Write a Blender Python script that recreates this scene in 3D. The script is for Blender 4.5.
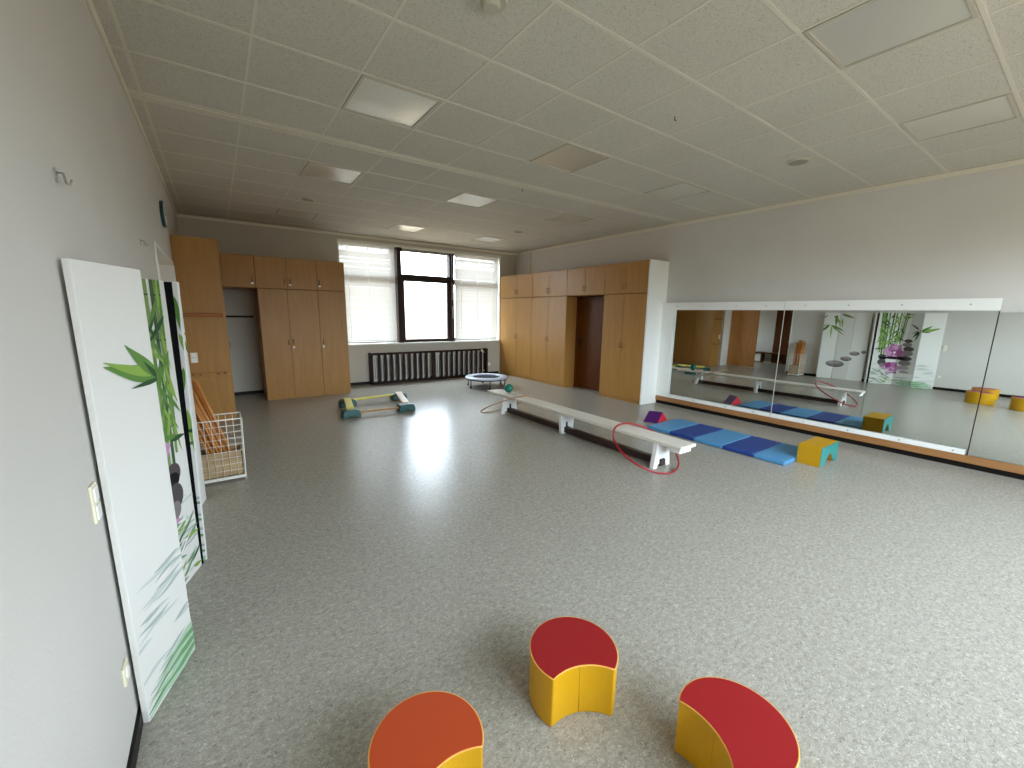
import bpy, bmesh, math, random
from mathutils import Vector, Matrix
for o in list(bpy.data.objects): bpy.data.objects.remove(o, do_unlink=True)
SC = bpy.context.scene; COL = SC.collection
PI = math.pi
# ------------------------------------------------------------------ camera
F, PITCH, YAW, ROLL = 412.513, -0.184264, 0.615289, 0.0145914
CAMH, H = 1.5936, 3.1515
XL, XR, YW, YN = -0.394, 6.637, 9.24, -1.45
cp, sp, cy, sy = math.cos(PITCH), math.sin(PITCH), math.cos(YAW), math.sin(YAW)
fw = Vector((sy*cp, cy*cp, sp)); rt = Vector((cy, -sy, 0)); up = rt.cross(fw)
r2 = rt*math.cos(ROLL) + up*math.sin(ROLL); u2 = -rt*math.sin(ROLL) + up*math.cos(ROLL)
cam = bpy.data.cameras.new('camera'); co = bpy.data.objects.new('camera', cam); COL.objects.link(co)
m = Matrix((r2, u2, -fw)).transposed().to_4x4(); m.translation = Vector((0, 0, CAMH)); co.matrix_world = m
cam.sensor_fit = 'HORIZONTAL'; cam.sensor_width = 36; cam.lens = F/1024*36
cam.shift_x = 0.00095; cam.shift_y = 0.00626; cam.clip_start = 0.02; cam.clip_end = 200
SC.camera = co
# ------------------------------------------------------------------ sky, exposure
w = bpy.data.worlds.new('overcast_sky'); SC.world = w; w.use_nodes = True
bg = w.node_tree.nodes['Background']; wn = w.node_tree                         # overcast sky above the horizon, duller warm ground below
_tc = wn.nodes.new('ShaderNodeTexCoord'); _sx = wn.nodes.new('ShaderNodeSeparateXYZ'); _cr = wn.nodes.new('ShaderNodeValToRGB')
_mr = wn.nodes.new('ShaderNodeMapRange'); _mr.inputs['From Min'].default_value = -1; _mr.inputs['From Max'].default_value = 1
wn.links.new(_tc.outputs['Generated'], _sx.inputs[0]); wn.links.new(_sx.outputs['Z'], _mr.inputs['Value']); wn.links.new(_mr.outputs[0], _cr.inputs[0]); wn.links.new(_cr.outputs[0], bg.inputs[0])
_e = _cr.color_ramp.elements; _e[0].position = 0.49; _e[0].color = (0.165, 0.145, 0.12, 1); _e[1].position = 0.56; _e[1].color = (0.79, 0.875, 1.0, 1)
bg.inputs[1].default_value = 16.0
SC.view_settings.view_transform = 'Standard'; SC.view_settings.look = 'None'
SC.view_settings.exposure = 0.45; SC.view_settings.gamma = 1.0
try: SC.view_settings.use_curve_mapping = False
except Exception: pass
cyc = SC.cycles; cyc.use_denoising = True; cyc.max_bounces = 16; cyc.diffuse_bounces = 10; cyc.glossy_bounces = 6
cyc.transparent_max_bounces = 16; cyc.transmission_bounces = 8; cyc.sample_clamp_indirect = 12; cyc.caustics_reflective = False; cyc.caustics_refractive = False
def portal(name, loc, rot, sx, sz):
    l = bpy.data.lights.new(name, 'AREA'); l.shape = 'RECTANGLE'; l.size = sx; l.size_y = sz; l.cycles.is_portal = True
    o = bpy.data.objects.new(name, l); COL.objects.link(o); o.location = loc; o.rotation_euler = rot
portal('window_daylight', (4.14, YW+0.33, 1.96), (PI/2, 0, PI), 4.0, 2.15)      # facing -y, into the room
portal('window_daylight', (-2.0, 9.36, 1.375), (PI/2, 0, PI), 1.8, 1.05)  # portal of the added corridor window
portal('window_daylight', (3.3, YN-0.33, 1.775), (PI/2, 0, 0), 5.6, 1.75)
# ------------------------------------------------------------------ materials
def C(r, g, b):
    f = lambda v: (v/255/12.92) if v/255 <= 0.04045 else ((v/255+0.055)/1.055)**2.4
    return (f(r), f(g), f(b), 1)
def mat(name, col, rough=0.5, metal=0, spec=0.5, trans=0, coat=0):
    m = bpy.data.materials.new(name); m.use_nodes = True
    p = m.node_tree.nodes['Principled BSDF']; p.inputs['Base Color'].default_value = col
    p.inputs['Roughness'].default_value = rough; p.inputs['Metallic'].default_value = metal
    p.inputs['Specular IOR Level'].default_value = spec; p.inputs['Coat Weight'].default_value = coat
    return m
def N(m, t, **k):
    n = m.node_tree.nodes.new(t)
    for a, v in k.items(): setattr(n, a, v)
    return n
def L(m, a, b): m.node_tree.links.new(a, b)
def coords(m, scale=(1,1,1), rot=(0,0,0)):
    tc = N(m, 'ShaderNodeTexCoord'); mp = N(m, 'ShaderNodeMapping'); mp.inputs['Scale'].default_value = scale; mp.inputs['Rotation'].default_value = rot
    g = N(m, 'ShaderNodeNewGeometry'); L(m, g.outputs['Position'], mp.inputs['Vector']); return mp.outputs['Vector']
def noise(m, vec, scale, detail=3, rough=0.5, dist=0):
    n = N(m, 'ShaderNodeTexNoise'); n.inputs['Scale'].default_value = scale; n.inputs['Detail'].default_value = detail
    n.inputs['Roughness'].default_value = rough; n.inputs['Distortion'].default_value = dist; L(m, vec, n.inputs['Vector']); return n.outputs['Fac']
def ramp(m, fac, stops):
    r = N(m, 'ShaderNodeValToRGB'); e = r.color_ramp.elements
    e[0].position, e[0].color = stops[0]; e[1].position, e[1].color = stops[-1]
    for p, c in stops[1:-1]:
        x = e.new(p); x.color = c
    L(m, fac, r.inputs[0]); return r.outputs[0]
def bump(m, h, strength, dist=0.01):
    b = N(m, 'ShaderNodeBump'); b.inputs['Strength'].default_value = strength; b.inputs['Distance'].default_value = dist
    L(m, h, b.inputs['Height']); L(m, b.outputs[0], m.node_tree.nodes['Principled BSDF'].inputs['Normal'])
def P(m): return m.node_tree.nodes['Principled BSDF']
def mix(m, fac, a, b, mode='MIX'):
    n = N(m, 'ShaderNodeMix', data_type='RGBA', blend_type=mode)
    for s, v in ((0, fac), (6, a), (7, b)):
        if hasattr(v, 'is_output'): L(m, v, n.inputs[s])
        else: n.inputs[s].default_value = v
    return n.outputs[2]
def plaster(name, col, sc=90, st=0.35):
    m = mat(name, col, 0.7, spec=0.3); v = coords(m)
    n1 = noise(m, v, sc, 3, 0.6); n2 = noise(m, v, 1.3, 2)
    c = ramp(m, n2, [(0.3, tuple(x*0.95 for x in col[:3])+(1,)), (0.7, col)])
    L(m, c, P(m).inputs['Base Color']); bump(m, n1, st, 0.004); return m
M = {}
M['wall'] = plaster('wall_paint', C(216, 213, 207))
M['wall_w'] = plaster('window_wall_paint', C(196, 190, 176))
M['white'] = mat('white_laminate', C(244, 245, 240), 0.35)
M['trimw'] = mat('ceiling_trim_paint', C(228, 222, 205), 0.5)
M['tbar'] = mat('ceiling_bar_metal', C(224, 218, 203), 0.6)
M['black'] = mat('black_skirting', C(26, 22, 20), 0.45, spec=0.15)
M['darkbrown'] = mat('dark_brown_paint', C(46, 29, 22), 0.5, spec=0.15)
M['framebrown'] = mat('dark_window_frame', C(54, 42, 38), 0.5, spec=0.15)
M['reveal'] = mat('white_window_reveal', C(225, 224, 214), 0.5)
M['pale'] = mat('pale_socket_plastic', C(232, 226, 200), 0.35)
M['handle'] = mat('brown_metal_handle', C(150, 112, 70), 0.35, metal=0.5)
M['blackpl'] = mat('black_plastic', C(18, 18, 20), 0.4)
M['chrome'] = mat('steel', C(190, 190, 188), 0.3, metal=1)
M['galv'] = mat('grey_radiator_paint', C(205, 202, 198), 0.4)
def wood(name, c1, c2, rough=0.42, axis='Z', sc=1.0):
    m = mat(name, c1, rough, spec=0.4)
    s = {'Z': (9, 9, 0.8), 'X': (0.8, 9, 9), 'Y': (9, 0.8, 9)}[axis]
    v = coords(m, tuple(k*sc for k in s)); n = noise(m, v, 2.2, 4, 0.6, 0.4)
    L(m, ramp(m, n, [(0.3, c2), (0.7, c1)]), P(m).inputs['Base Color']); return m
M['beech'] = wood('beech_laminate', C(178, 132, 72), C(166, 120, 62), 0.36)
P(M['beech']).inputs['Specular IOR Level'].default_value = 0.28; M['beech_edge'] = mat('beech_edging', C(168, 126, 82), 0.5)
M['beech_rail'] = wood('brown_wood_rail', C(158, 96, 36), C(140, 82, 28), 0.5, 'X')
M['door'] = wood('dark_stained_door', C(106, 58, 14), C(86, 44, 8), 0.45); P(M['door']).inputs['Specular IOR Level'].default_value = 0.2
M['door2'] = wood('orange_oak_door', C(196, 136, 74), C(176, 116, 58), 0.4)
M['plinth'] = wood('brown_ledge_wood', C(172, 124, 78), C(152, 106, 62), 0.45, 'Y')
M['stick'] = wood('orange_beech_stick', C(206, 140, 72), C(178, 110, 50), 0.4)
M['bench'] = wood('cream_painted_bench', C(234, 230, 220), C(222, 216, 202), 0.4, 'Y')
M['benchw'] = mat('white_painted_foot', C(238, 238, 236), 0.4)
M['beam'] = mat('dark_bench_beam', C(48, 30, 26), 0.4)
# floor: marbled linoleum
f = mat('marbled_linoleum', C(150, 148, 140), 0.2, spec=0.22)
v = coords(f, (13.0, 20, 1), (0, 0, 0.12)); n1 = noise(f, v, 2.6, 6, 0.72, 0.6)
v2 = coords(f, (30, 42, 1), (0, 0, -0.2)); n2 = noise(f, v2, 2.0, 4, 0.7, 1.4)
v3 = coords(f, (44, 60, 1), (0, 0, 0.3)); n3 = noise(f, v3, 1.6, 3, 0.6, 1.8)
base = ramp(f, n1, [(0.30, C(140, 137, 126)), (0.46, C(158, 154, 143)), (0.54, C(165, 161, 150)), (0.72, C(184, 180, 169))])
dk = ramp(f, n2, [(0.0, (1, 1, 1, 1)), (0.57, (1, 1, 1, 1)), (0.63, (0.60, 0.61, 0.62, 1)), (1.0, (0.36, 0.38, 0.38, 1))])
lt = ramp(f, n3, [(0.0, (0, 0, 0, 1)), (0.57, (0, 0, 0, 1)), (0.66, (0.65, 0.65, 0.65, 1))])
P(f).inputs['IOR'].default_value = 1.32; P(f).inputs['Specular IOR Level'].default_value = 0.45
c = mix(f, 1.0, base, dk, 'MULTIPLY'); c = mix(f, lt, c, C(214, 213, 205)); L(f, c, P(f).inputs['Base Color'])
rr = ramp(f, n2, [(0.3, (0.19, 0.19, 0.19, 1)), (0.7, (0.27, 0.27, 0.27, 1))]); L(f, rr, P(f).inputs['Roughness'])
v4 = coords(f, (1, 1, 1)); bump(f, noise(f, v4, 34, 4, 0.65), 0.30, 0.006); M['floor'] = f
# ceiling tiles: fissured mineral fibre
t = mat('fissured_ceiling_tile', C(222, 217, 204), 0.85, spec=0.2); v = coords(t, (1, 1.6, 1)); n1 = noise(t, v, 95, 3, 0.7, 0.6)
n2 = noise(t, coords(t), 1.1, 2)
c = mix(t, 1.0, ramp(t, n1, [(0.34, C(176, 172, 160)), (0.46, C(216, 212, 200)), (1, C(224, 220, 208))]), ramp(t, n2, [(0.3, (0.95, 0.95, 0.95, 1)), (0.7, (1, 1, 1, 1))]), 'MULTIPLY')
L(t, c, P(t).inputs['Base Color']); bump(t, n1, 0.5, 0.006); M['tile'] = t
M['diff'] = mat('prismatic_light_cover', C(222, 219, 207), 0.3, metal=0.3, spec=0.8)
M['lightframe'] = mat('light_frame_paint', C(196, 191, 175), 0.5)
M['grille'] = mat('speaker_grille', C(164, 156, 136), 0.7); M['mirror'] = mat('mirror_glass', (0.74, 0.78, 0.75, 1), 0.012, metal=1)
M['mirror_edge'] = mat('mirror_edge_glass', C(120, 130, 126), 0.3)
g = bpy.data.materials.new('window_glass'); g.use_nodes = True; nt = g.node_tree; nt.nodes.clear()
o_ = nt.nodes.new('ShaderNodeOutputMaterial'); a_ = nt.nodes.new('ShaderNodeBsdfTransparent'); b_ = nt.nodes.new('ShaderNodeBsdfGlossy'); x_ = nt.nodes.new('ShaderNodeMixShader')
b_.inputs['Roughness'].default_value = 0.02; x_.inputs[0].default_value = 0.06; a_.inputs[0].default_value = (0.93, 0.95, 0.94, 1)
nt.links.new(a_.outputs[0], x_.inputs[1]); nt.links.new(b_.outputs[0], x_.inputs[2]); nt.links.new(x_.outputs[0], o_.inputs[0]); M['glass'] = g
# translucent blind slats
b = bpy.data.materials.new('blind_slat_fabric'); b.use_nodes = True; nt = b.node_tree; nt.nodes.clear()
o_ = nt.nodes.new('ShaderNodeOutputMaterial'); d_ = nt.nodes.new('ShaderNodeBsdfDiffuse'); t_ = nt.nodes.new('ShaderNodeBsdfTranslucent'); x_ = nt.nodes.new('ShaderNodeMixShader')
d_.inputs[0].default_value = C(215, 211, 204); t_.inputs[0].default_value = C(238, 236, 232); x_.inputs[0].default_value = 0.10
nt.links.new(d_.outputs[0], x_.inputs[1]); nt.links.new(t_.outputs[0], x_.inputs[2]); nt.links.new(x_.outputs[0], o_.inputs[0]); M['slat'] = b
def vinyl(name, col, rough=0.42):
    m = mat(name, col, rough, spec=0.4); bump(m, noise(m, coords(m), 260, 2), 0.12, 0.002); return m
M['red'] = vinyl('red_vinyl', C(148, 26, 30)); M['orange'] = vinyl('orange_vinyl', C(180, 70, 32)); M['yellow'] = vinyl('yellow_vinyl', C(200, 150, 6))
M['piping'] = mat('pale_orange_piping', C(232, 170, 80), 0.5); M['teal'] = vinyl('teal_vinyl', C(44, 134, 130))
M['purple'] = vinyl('purple_vinyl', C(72, 24, 92)); M['redv'] = vinyl('bright_red_vinyl', C(205, 40, 55))
M['blueL'] = vinyl('light_blue_vinyl', C(84, 148, 196)); M['blueD'] = vinyl('dark_blue_vinyl', C(36, 68, 142))
M['gball'] = vinyl('green_ball_rubber', C(14, 106, 88), 0.3); M['hinge'] = mat('black_hinge_tape', C(10, 10, 10), 0.7, spec=0.05); M['hoopred'] = mat('red_hoop_plastic', C(150, 22, 34), 0.3)
M['hoopwood'] = wood('pale_wood_hoop', C(176, 140, 104), C(150, 116, 84), 0.4, 'X')
M['greenfoot'] = mat('dark_teal_plastic', C(8, 74, 72), 0.35); M['ybeam'] = mat('yellow_beam_paint', C(226, 214, 92), 0.4)
M['bbeam'] = wood('brown_wood_beam', C(176, 130, 84), C(150, 106, 66), 0.45, 'X'); M['pbeam'] = mat('peach_beam_paint', C(232, 212, 188), 0.4)
M['pad'] = mat('grey_blue_pad_vinyl', C(190, 200, 214), 0.3); M['jump'] = mat('dark_jump_mat', C(40, 44, 54), 0.8, spec=0.15); M['tramleg'] = mat('dark_steel_leg', C(70, 70, 76), 0.35, metal=0.6)
M['wire'] = mat('white_coated_wire', C(226, 224, 212), 0.4); M['clockt'] = mat('teal_clock_plastic', C(14, 66, 78), 0.35)
M['canvas'] = mat('white_canvas', C(228, 227, 222), 0.7, spec=0.2); M['canvas_e'] = mat('pale_grey_canvas_edge', C(214, 208, 206), 0.7, spec=0.2)
cb = mat('tan_cardboard', C(176, 150, 112), 0.8, spec=0.2); L(cb, ramp(cb, noise(cb, coords(cb, (1, 1, 30)), 3, 2), [(0.35, C(158, 132, 96)), (0.65, C(184, 158, 120))]), P(cb).inputs['Base Color']); M['card'] = cb
# print inks
INK = dict(leafL=C(140, 172, 84), leafM=C(98, 138, 70), leafD=C(58, 88, 56), stalk=C(126, 150, 92), stalkD=C(72, 98, 64), trunk=C(52, 50, 40), pink=C(172, 108, 154), pinkL=C(198, 150, 186), magenta=C(146, 62, 120),
           stone=C(132, 126, 124), stoneD=C(84, 78, 78), stoneL=C(164, 158, 154), black=C(30, 28, 30), ripple=C(200, 207, 203), rippleD=C(174, 186, 180), greenw=C(118, 160, 118), greenp=C(176, 204, 176), fog=C(206, 206, 202), white=C(236, 236, 232), pinkr=C(196, 150, 188))
for k, c in INK.items(): M['ink_'+k] = mat('print_ink_'+k.lower(), c, 0.7, spec=0.08)
# ------------------------------------------------------------------ mesh builder
class MB:
    def __init__(s): s.v = []; s.f = []; s.mi = []; s.sm = []
    def add(s, vs, fs, mi=0, smooth=False):
        n = len(s.v); s.v += [Vector(p) for p in vs]
        for f in fs: s.f.append([n+i for i in f]); s.mi.append(mi); s.sm.append(smooth)
        return s
    def box(s, x0, x1, y0, y1, z0, z1, mi=0):
        vs = [(x, y, z) for z in (z0, z1) for (x, y) in ((x0, y0), (x1, y0), (x1, y1), (x0, y1))]
        return s.add(vs, [(3,2,1,0), (4,5,6,7), (0,1,5,4), (1,2,6,5), (2,3,7,6), (3,0,4,7)], mi)
    def prism(s, poly, ax, a, b, mi=0, smooth=False):
        # poly: 2D points ccw, extruded along axis ax from a to b
        def q(p, h): return {'z': (p[0], p[1], h), 'y': (p[0], h, p[1]), 'x': (h, p[0], p[1])}[ax]
        n = len(poly); vs = [q(p, a) for p in poly] + [q(p, b) for p in poly]
        fs = [tuple(range(n))[::-1], tuple(range(n, 2*n))]
        s.add(vs, fs, mi); k = len(s.v)-2*n
        for i in range(n): s.f.append([k+i, k+(i+1) % n, k+n+(i+1) % n, k+n+i]); s.mi.append(mi); s.sm.append(smooth)
        return s
    def ring(s, c, r, h, ax='z', n=32, mi=0, smooth=True, r2=None):
        r2 = r if r2 is None else r2; c = Vector(c)
        def q(a, rr, t):
            x, y = rr*math.cos(a), rr*math.sin(a)
            return c + Vector({'z': (x, y, t), 'y': (x, t, y), 'x': (t, x, y)}[ax])
        vs = [q(2*PI*i/n, r, 0) for i in range(n)] + [q(2*PI*i/n, r2, h) for i in range(n)]
        s.add(vs, [tuple(range(n))[::-1], tuple(range(n, 2*n))], mi); k = len(s.v)-2*n
        for i in range(n): s.f.append([k+i, k+(i+1) % n, k+n+(i+1) % n, k+n+i]); s.mi.append(mi); s.sm.append(smooth)
        return s
    def tube(s, pts, r, n=8, closed=False, mi=0):
        pts = [Vector(p) for p in pts]; N_ = len(pts); vs = []; fs = []
        prev = None
        for i, p in enumerate(pts):
            a = pts[(i-1) % N_] if (closed or i > 0) else p; b = pts[(i+1) % N_] if (closed or i < N_-1) else p
            t = (b-a).normalized()
            if prev is None:
                u = t.cross(Vector((0, 0, 1)));  u = u if u.length > 1e-3 else t.cross(Vector((1, 0, 0)))
            else: u = prev - t*prev.dot(t)
            u.normalize(); prev = u; w_ = t.cross(u)
            rr = r[i] if isinstance(r, (list, tuple)) else r
            vs += [p + rr*(u*math.cos(2*PI*k/n) + w_*math.sin(2*PI*k/n)) for k in range(n)]
        R_ = N_ if closed else N_-1
        for i in range(R_):
            for k in range(n):
                a, b = i*n+k, i*n+(k+1) % n; c, d = ((i+1) % N_)*n+(k+1) % n, ((i+1) % N_)*n+k
                fs.append((a, b, c, d))
        s.add(vs, fs, mi, True)
        if not closed: s.add(vs[:n], [tuple(range(n))[::-1]], mi); s.add(vs[-n:], [tuple(range(n))], mi)
        return s
    def sphere(s, c, r, nu=24, nv=14, mi=0):
        c = Vector(c); vs = [c+Vector((0, 0, -r))]
        for j in range(1, nv):
            a = -PI/2+PI*j/nv
            vs += [c+r*Vector((math.cos(a)*math.cos(2*PI*i/nu), math.cos(a)*math.sin(2*PI*i/nu), math.sin(a))) for i in range(nu)]
        vs.append(c+Vector((0, 0, r))); fs = [(0, 1+(i+1) % nu, 1+i) for i in range(nu)]
        for j in range(nv-2):
            for i in range(nu):
                a = 1+j*nu; fs.append((a+i, a+(i+1) % nu, a+nu+(i+1) % nu, a+nu+i))
        a = 1+(nv-2)*nu; fs += [(a+i, a+(i+1) % nu, len(vs)-1) for i in range(nu)]
        return s.add(vs, fs, mi, True)
def wloc(o):
    p = Vector((0, 0, 0))
    while o: p += o.location; o = o.parent
    return p
def part(name, mb, mats, parent=None, bevel=0, seg=2, origin=None):
    if not isinstance(mats, (list, tuple)): mats = [mats]
    me = bpy.data.meshes.new(name)
    off = wloc(parent) if parent else Vector((0, 0, 0))
    if origin is not None: loc = Vector(origin) - off
    elif parent is None:
        xs = [p.x for p in mb.v]; ys = [p.y for p in mb.v]; zs = [p.z for p in mb.v]
        loc = Vector(((min(xs)+max(xs))/2, (min(ys)+max(ys))/2, min(zs)))
    else: loc = Vector((0, 0, 0))
    me.from_pydata([tuple(p-off-loc) for p in mb.v], [], mb.f)
    for mname in mats: me.materials.append(M[mname])
    for i, p in enumerate(me.polygons): p.material_index = mb.mi[i]; p.use_smooth = mb.sm[i]
    bm = bmesh.new(); bm.from_mesh(me); bmesh.ops.remove_doubles(bm, verts=bm.verts, dist=1e-5)
    if bevel == 0 or True: bmesh.ops.recalc_face_normals(bm, faces=bm.faces)
    bm.to_mesh(me); bm.free()
    o = bpy.data.objects.new(name, me); COL.objects.link(o); o.location = loc
    if parent: o.parent = parent
    if bevel:
        b = o.modifiers.new('bevel', 'BEVEL'); b.width = bevel; b.segments = seg; b.limit_method = 'ANGLE'; b.angle_limit = 0.6
    return o
def tag(o, label=None, cat=None, group=None, kind=None):
    if label: o['label'] = label
    if cat: o['category'] = cat
    if group: o['group'] = group
    if kind: o['kind'] = kind
    return o
def thing(name, loc, label, cat, group=None, kind=None):
    o = bpy.data.objects.new(name, None); COL.objects.link(o); o.location = loc; o.empty_display_size = 0.1
    return tag(o, label, cat, group, kind)
def struct(name, mb, mats, bevel=0):
    return tag(part(name, mb, mats, None, bevel), kind='structure')
def dup(root, loc, label=None):
    r = root.copy(); COL.objects.link(r); r.location = loc
    if label: r['label'] = label
    for ch in list(root.children):
        c = ch.copy(); COL.objects.link(c); c.parent = r
        for g_ in list(ch.children):
            d = g_.copy(); COL.objects.link(d); d.parent = c
    return r
# ------------------------------------------------------------------ room shell
struct('floor', MB().box(XL-0.3, XR+0.3, YN-0.3, YW+0.3, -0.12, 0), 'floor')
struct('ceiling', MB().box(XL-0.3, XR+0.3, YN-0.3, YW+0.3, H+0.012, H+0.15), 'tile')
OY0, OY1, OZ = 4.98, 6.98, 2.15           # doorway in the left wall
struct('wall_left', MB().box(XL-0.45, XL, YN-0.3, OY0, 0, H+0.02).box(XL-0.45, XL, OY1, YW+0.3, 0, H+0.02).box(XL-0.45, XL, OY0, OY1, OZ, H+0.02), 'wall')
struct('wall_right', MB().box(XR, XR+0.3, YN-0.3, YW+0.3, 0, H+0.02), 'wall')
WX0, WX1, WZ0, WZ1 = 2.15, 6.13, 0.90, 3.02
struct('wall_far', MB().box(XL, WX0, YW, YW+0.3, 0, H+0.02).box(WX1, XR, YW, YW+0.3, 0, H+0.02).box(WX0, WX1, YW, YW+0.3, 0, WZ0-0.03).box(WX0, WX1, YW, YW+0.3, WZ1, H+0.02), 'wall_w')
BX0, BX1, BZ0, BZ1 = 0.5, 6.1, 0.9, 2.65
struct('wall_near', MB().box(XL, BX0, YN-0.3, YN, 0, H+0.02).box(BX1, XR, YN-0.3, YN, 0, H+0.02).box(BX0, BX1, YN-0.3, YN, 0, BZ0).box(BX0, BX1, YN-0.3, YN, BZ1, H+0.02), 'wall')
# skirting and ceiling trims
struct('baseboard_left', MB().box(XL, XL+0.012, YN, OY0, 0, 0.06), 'black')
struct('baseboard_far', MB().box(XL+0.5, 6.1, YW-0.014, YW, 0, 0.06), 'black')
tr = MB(); tr.box(XL, XL+0.02, YN, YW, H-0.035, H+0.01); struct('trim_1', tr, 'trimw', 0.004)
tr = MB(); tr.box(XL, XR, YW-0.025, YW, H-0.045, H+0.0); struct('trim_2', tr, 'trimw', 0.004)
tr = MB(); tr.box(XR-0.02, XR, YN, YW, H-0.04, H+0.01); struct('trim_3', tr, 'trimw', 0.004)
# suspended ceiling bars
GX, GY, A_, B_ = 0.32, 2.497, 0.6231, 0.6269
JY = [GY+B_*j for j in range(-8, 4)]; Y2 = GY+B_*3+0.135; JY2 = [Y2+B_*k for k in range(0, 8)]
bars = MB()
for i in range(-1, 11):
    x = GX+A_*i; bars.box(x-0.009, x+0.009, YN, YW, H+0.0095, H+0.014)
for y in JY+JY2: bars.box(XL, XR, y-0.011, y+0.011, H+0.0085, H+0.0135)
bars.box(XL, XR, JY[-1]+0.03, Y2-0.03, H+0.004, H+0.0125)
struct('trim_4', bars, 'tbar')
# ceiling lights
def cell(i, j): 
    x0 = GX+A_*i; y0 = (GY+B_*j) if j < 3 else (Y2+B_*(j-3)); return x0+A_/2, y0+B_/2
lx, ly = cell(1, 1)
lt0 = thing('ceiling_light', (lx, ly, H), 'square flush ceiling light in the second row above the left wall, near the camera', 'ceiling light', 'square ceiling lights')
fr = MB(); s = 0.297
for (a, b_, c, d) in ((-s, s, -s, -s+0.022), (-s, s, s-0.022, s), (-s, -s+0.022, -s+0.022, s-0.022), (s-0.022, s, -s+0.022, s-0.022)): fr.box(lx+a, lx+b_, ly+c, ly+d, H+0.004, H+0.0125)
part('light_frame', fr, 'lightframe', lt0, 0.002)
dm = MB(); q_ = s-0.022; G_ = 12                      # slightly bowed prismatic cover
dv = [(lx-q_+2*q_*i/G_, ly-q_+2*q_*j/G_, H+0.0105-0.010*(1-(2*i/G_-1)**2)*(1-(2*j/G_-1)**2)) for j in range(G_+1) for i in range(G_+1)]
dm.add(dv, [(j*(G_+1)+i, (j+1)*(G_+1)+i, (j+1)*(G_+1)+i+1, j*(G_+1)+i+1) for j in range(G_) for i in range(G_)], 0, True)
part('diffuser', dm, 'diff', lt0)
for (i, j, lab) in [(1, 4, 'bright square ceiling light shining in the row nearest the left wall, above the floor basket'), (1, 8, 'square ceiling light above the left cupboards beside the far wall'), (4, 1, 'softly shining square ceiling light nearest the room centre, in the middle row'), (4, 4, 'bright square ceiling light in the middle row, third from the window wall back'),
                    (4, 8, 'bright square ceiling light just in front of the open window'), (7, 4, 'dimly shining square ceiling light over the right half, in front of the cupboards'), (7, 1, 'dull square ceiling light above the left end of the mirror wall'),
                    (7, 8, 'faint square ceiling light near the far right room corner'), (4, -3, 'largest dull square ceiling light at the top right edge of the photo'), (7, -3, 'dull square ceiling light above the mirror at the right edge')]:
    x, y = cell(i, j); dup(lt0, (x, y, H), lab)
# round ceiling discs
def disc(x, y, r, lab, knob=False):
    t_ = thing('ceiling_speaker' if not knob else 'smoke_detector', (x, y, H), lab, 'ceiling speaker' if not knob else 'smoke detector')
    part('cover', MB().ring((x, y, H-(0.018 if knob else 0.002)), r*0.92, 0.030 if knob else 0.014, r2=r), 'lightframe', t_, 0.003)
    if knob: part('sensor', MB().ring((x, y, H-0.04), r*0.45, 0.024, r2=r*0.6), 'lightframe', t_, 0.003)
    else: part('grille', MB().ring((x, y, H-0.004), r*0.75, 0.003), 'grille', t_)
disc(GX+A_*1.55, GY-B_*0.72, 0.088, 'round cream smoke detector on the ceiling tiles at the top edge', True)
disc(GX+A_*1.48, GY+B_*6.93+0.02, 0.09, 'round flat ceiling speaker between the two left ceiling lights')
disc(GX+A_*7.52, GY-B_*0.69, 0.11, 'round flat ceiling speaker above the mirror wall')
disc(GX+A_*7.45, GY+B_*6.94, 0.09, 'round flat ceiling speaker above the right cupboards')
for (i, j, lab) in [(4.86, 3.28, 'tiny black ceiling hook beside the wide ceiling bar'), (4.54, -0.41, 'tiny dark ceiling hook in a tile above the mirror side')]:
    x, y = GX+A_*i, GY+B_*j
    tag(part('ceiling_hook', MB().tube([(x, y, H+0.01), (x, y, H-0.012), (x+0.01, y, H-0.02), (x+0.02, y, H-0.012)], 0.0035), 'black'), lab, 'hook')
# corner duct
tag(part('pipe_duct', MB().box(XR-0.03, XR, 8.60, 8.66, 2.53, H-0.04), 'trimw', bevel=0.004), 'thin white vertical duct on the wall above the right cupboards', 'duct')
# ------------------------------------------------------------------ windows
RY = YW+0.14      # frame plane
def frame_rect(mb, x0, x1, z0, z1, t, y0, y1, mi=0):
    mb.box(x0, x1, y0, y1, z0, z0+t, mi); mb.box(x0, x1, y0, y1, z1-t, z1, mi); mb.box(x0, x0+t, y0, y1, z0+t, z1-t, mi); mb.box(x1-t, x1, y0, y1, z0+t, z1-t, mi)
def window(n, x0, x1, zmid, mname='framebrown'):
    o = bpy.data.objects.new('window_%d' % n, None); COL.objects.link(o); o.location = ((x0+x1)/2, RY, WZ0); tag(o, kind='structure')
    fr = MB(); frame_rect(fr, x0, x1, WZ0, WZ1, 0.06, RY, RY+0.07); fr.box(x0, x1, RY, RY+0.07, zmid-0.06, zmid+0.06)
    part('window_frame', fr, mname, o, 0.004)
    part('window_pane', MB().box(x0+0.05, x1-0.05, RY+0.03, RY+0.036, WZ0+0.05, zmid-0.05).box(x0+0.05, x1-0.05, RY+0.03, RY+0.036, zmid+0.05, WZ1-0.05), 'glass', o)
    return o
window(1, WX0, 3.36, 2.33)
w2 = window(2, 3.36, 4.80, 2.35)
window(3, 4.80, WX1, 2.33)
YF = YW-0.0       # inner front of the centre frame, level with the wall
cf = MB()
cf.box(3.372, 3.475, YF-0.03, RY, WZ0+0.0, WZ1-0.03); cf.box(4.665, 4.715, YF-0.02, RY, WZ0, WZ1-0.09); cf.box(4.745, 4.79, YF-0.005, RY, WZ0, WZ1-0.05)
part('mullion', cf, 'framebrown', w2, 0.006)
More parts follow.
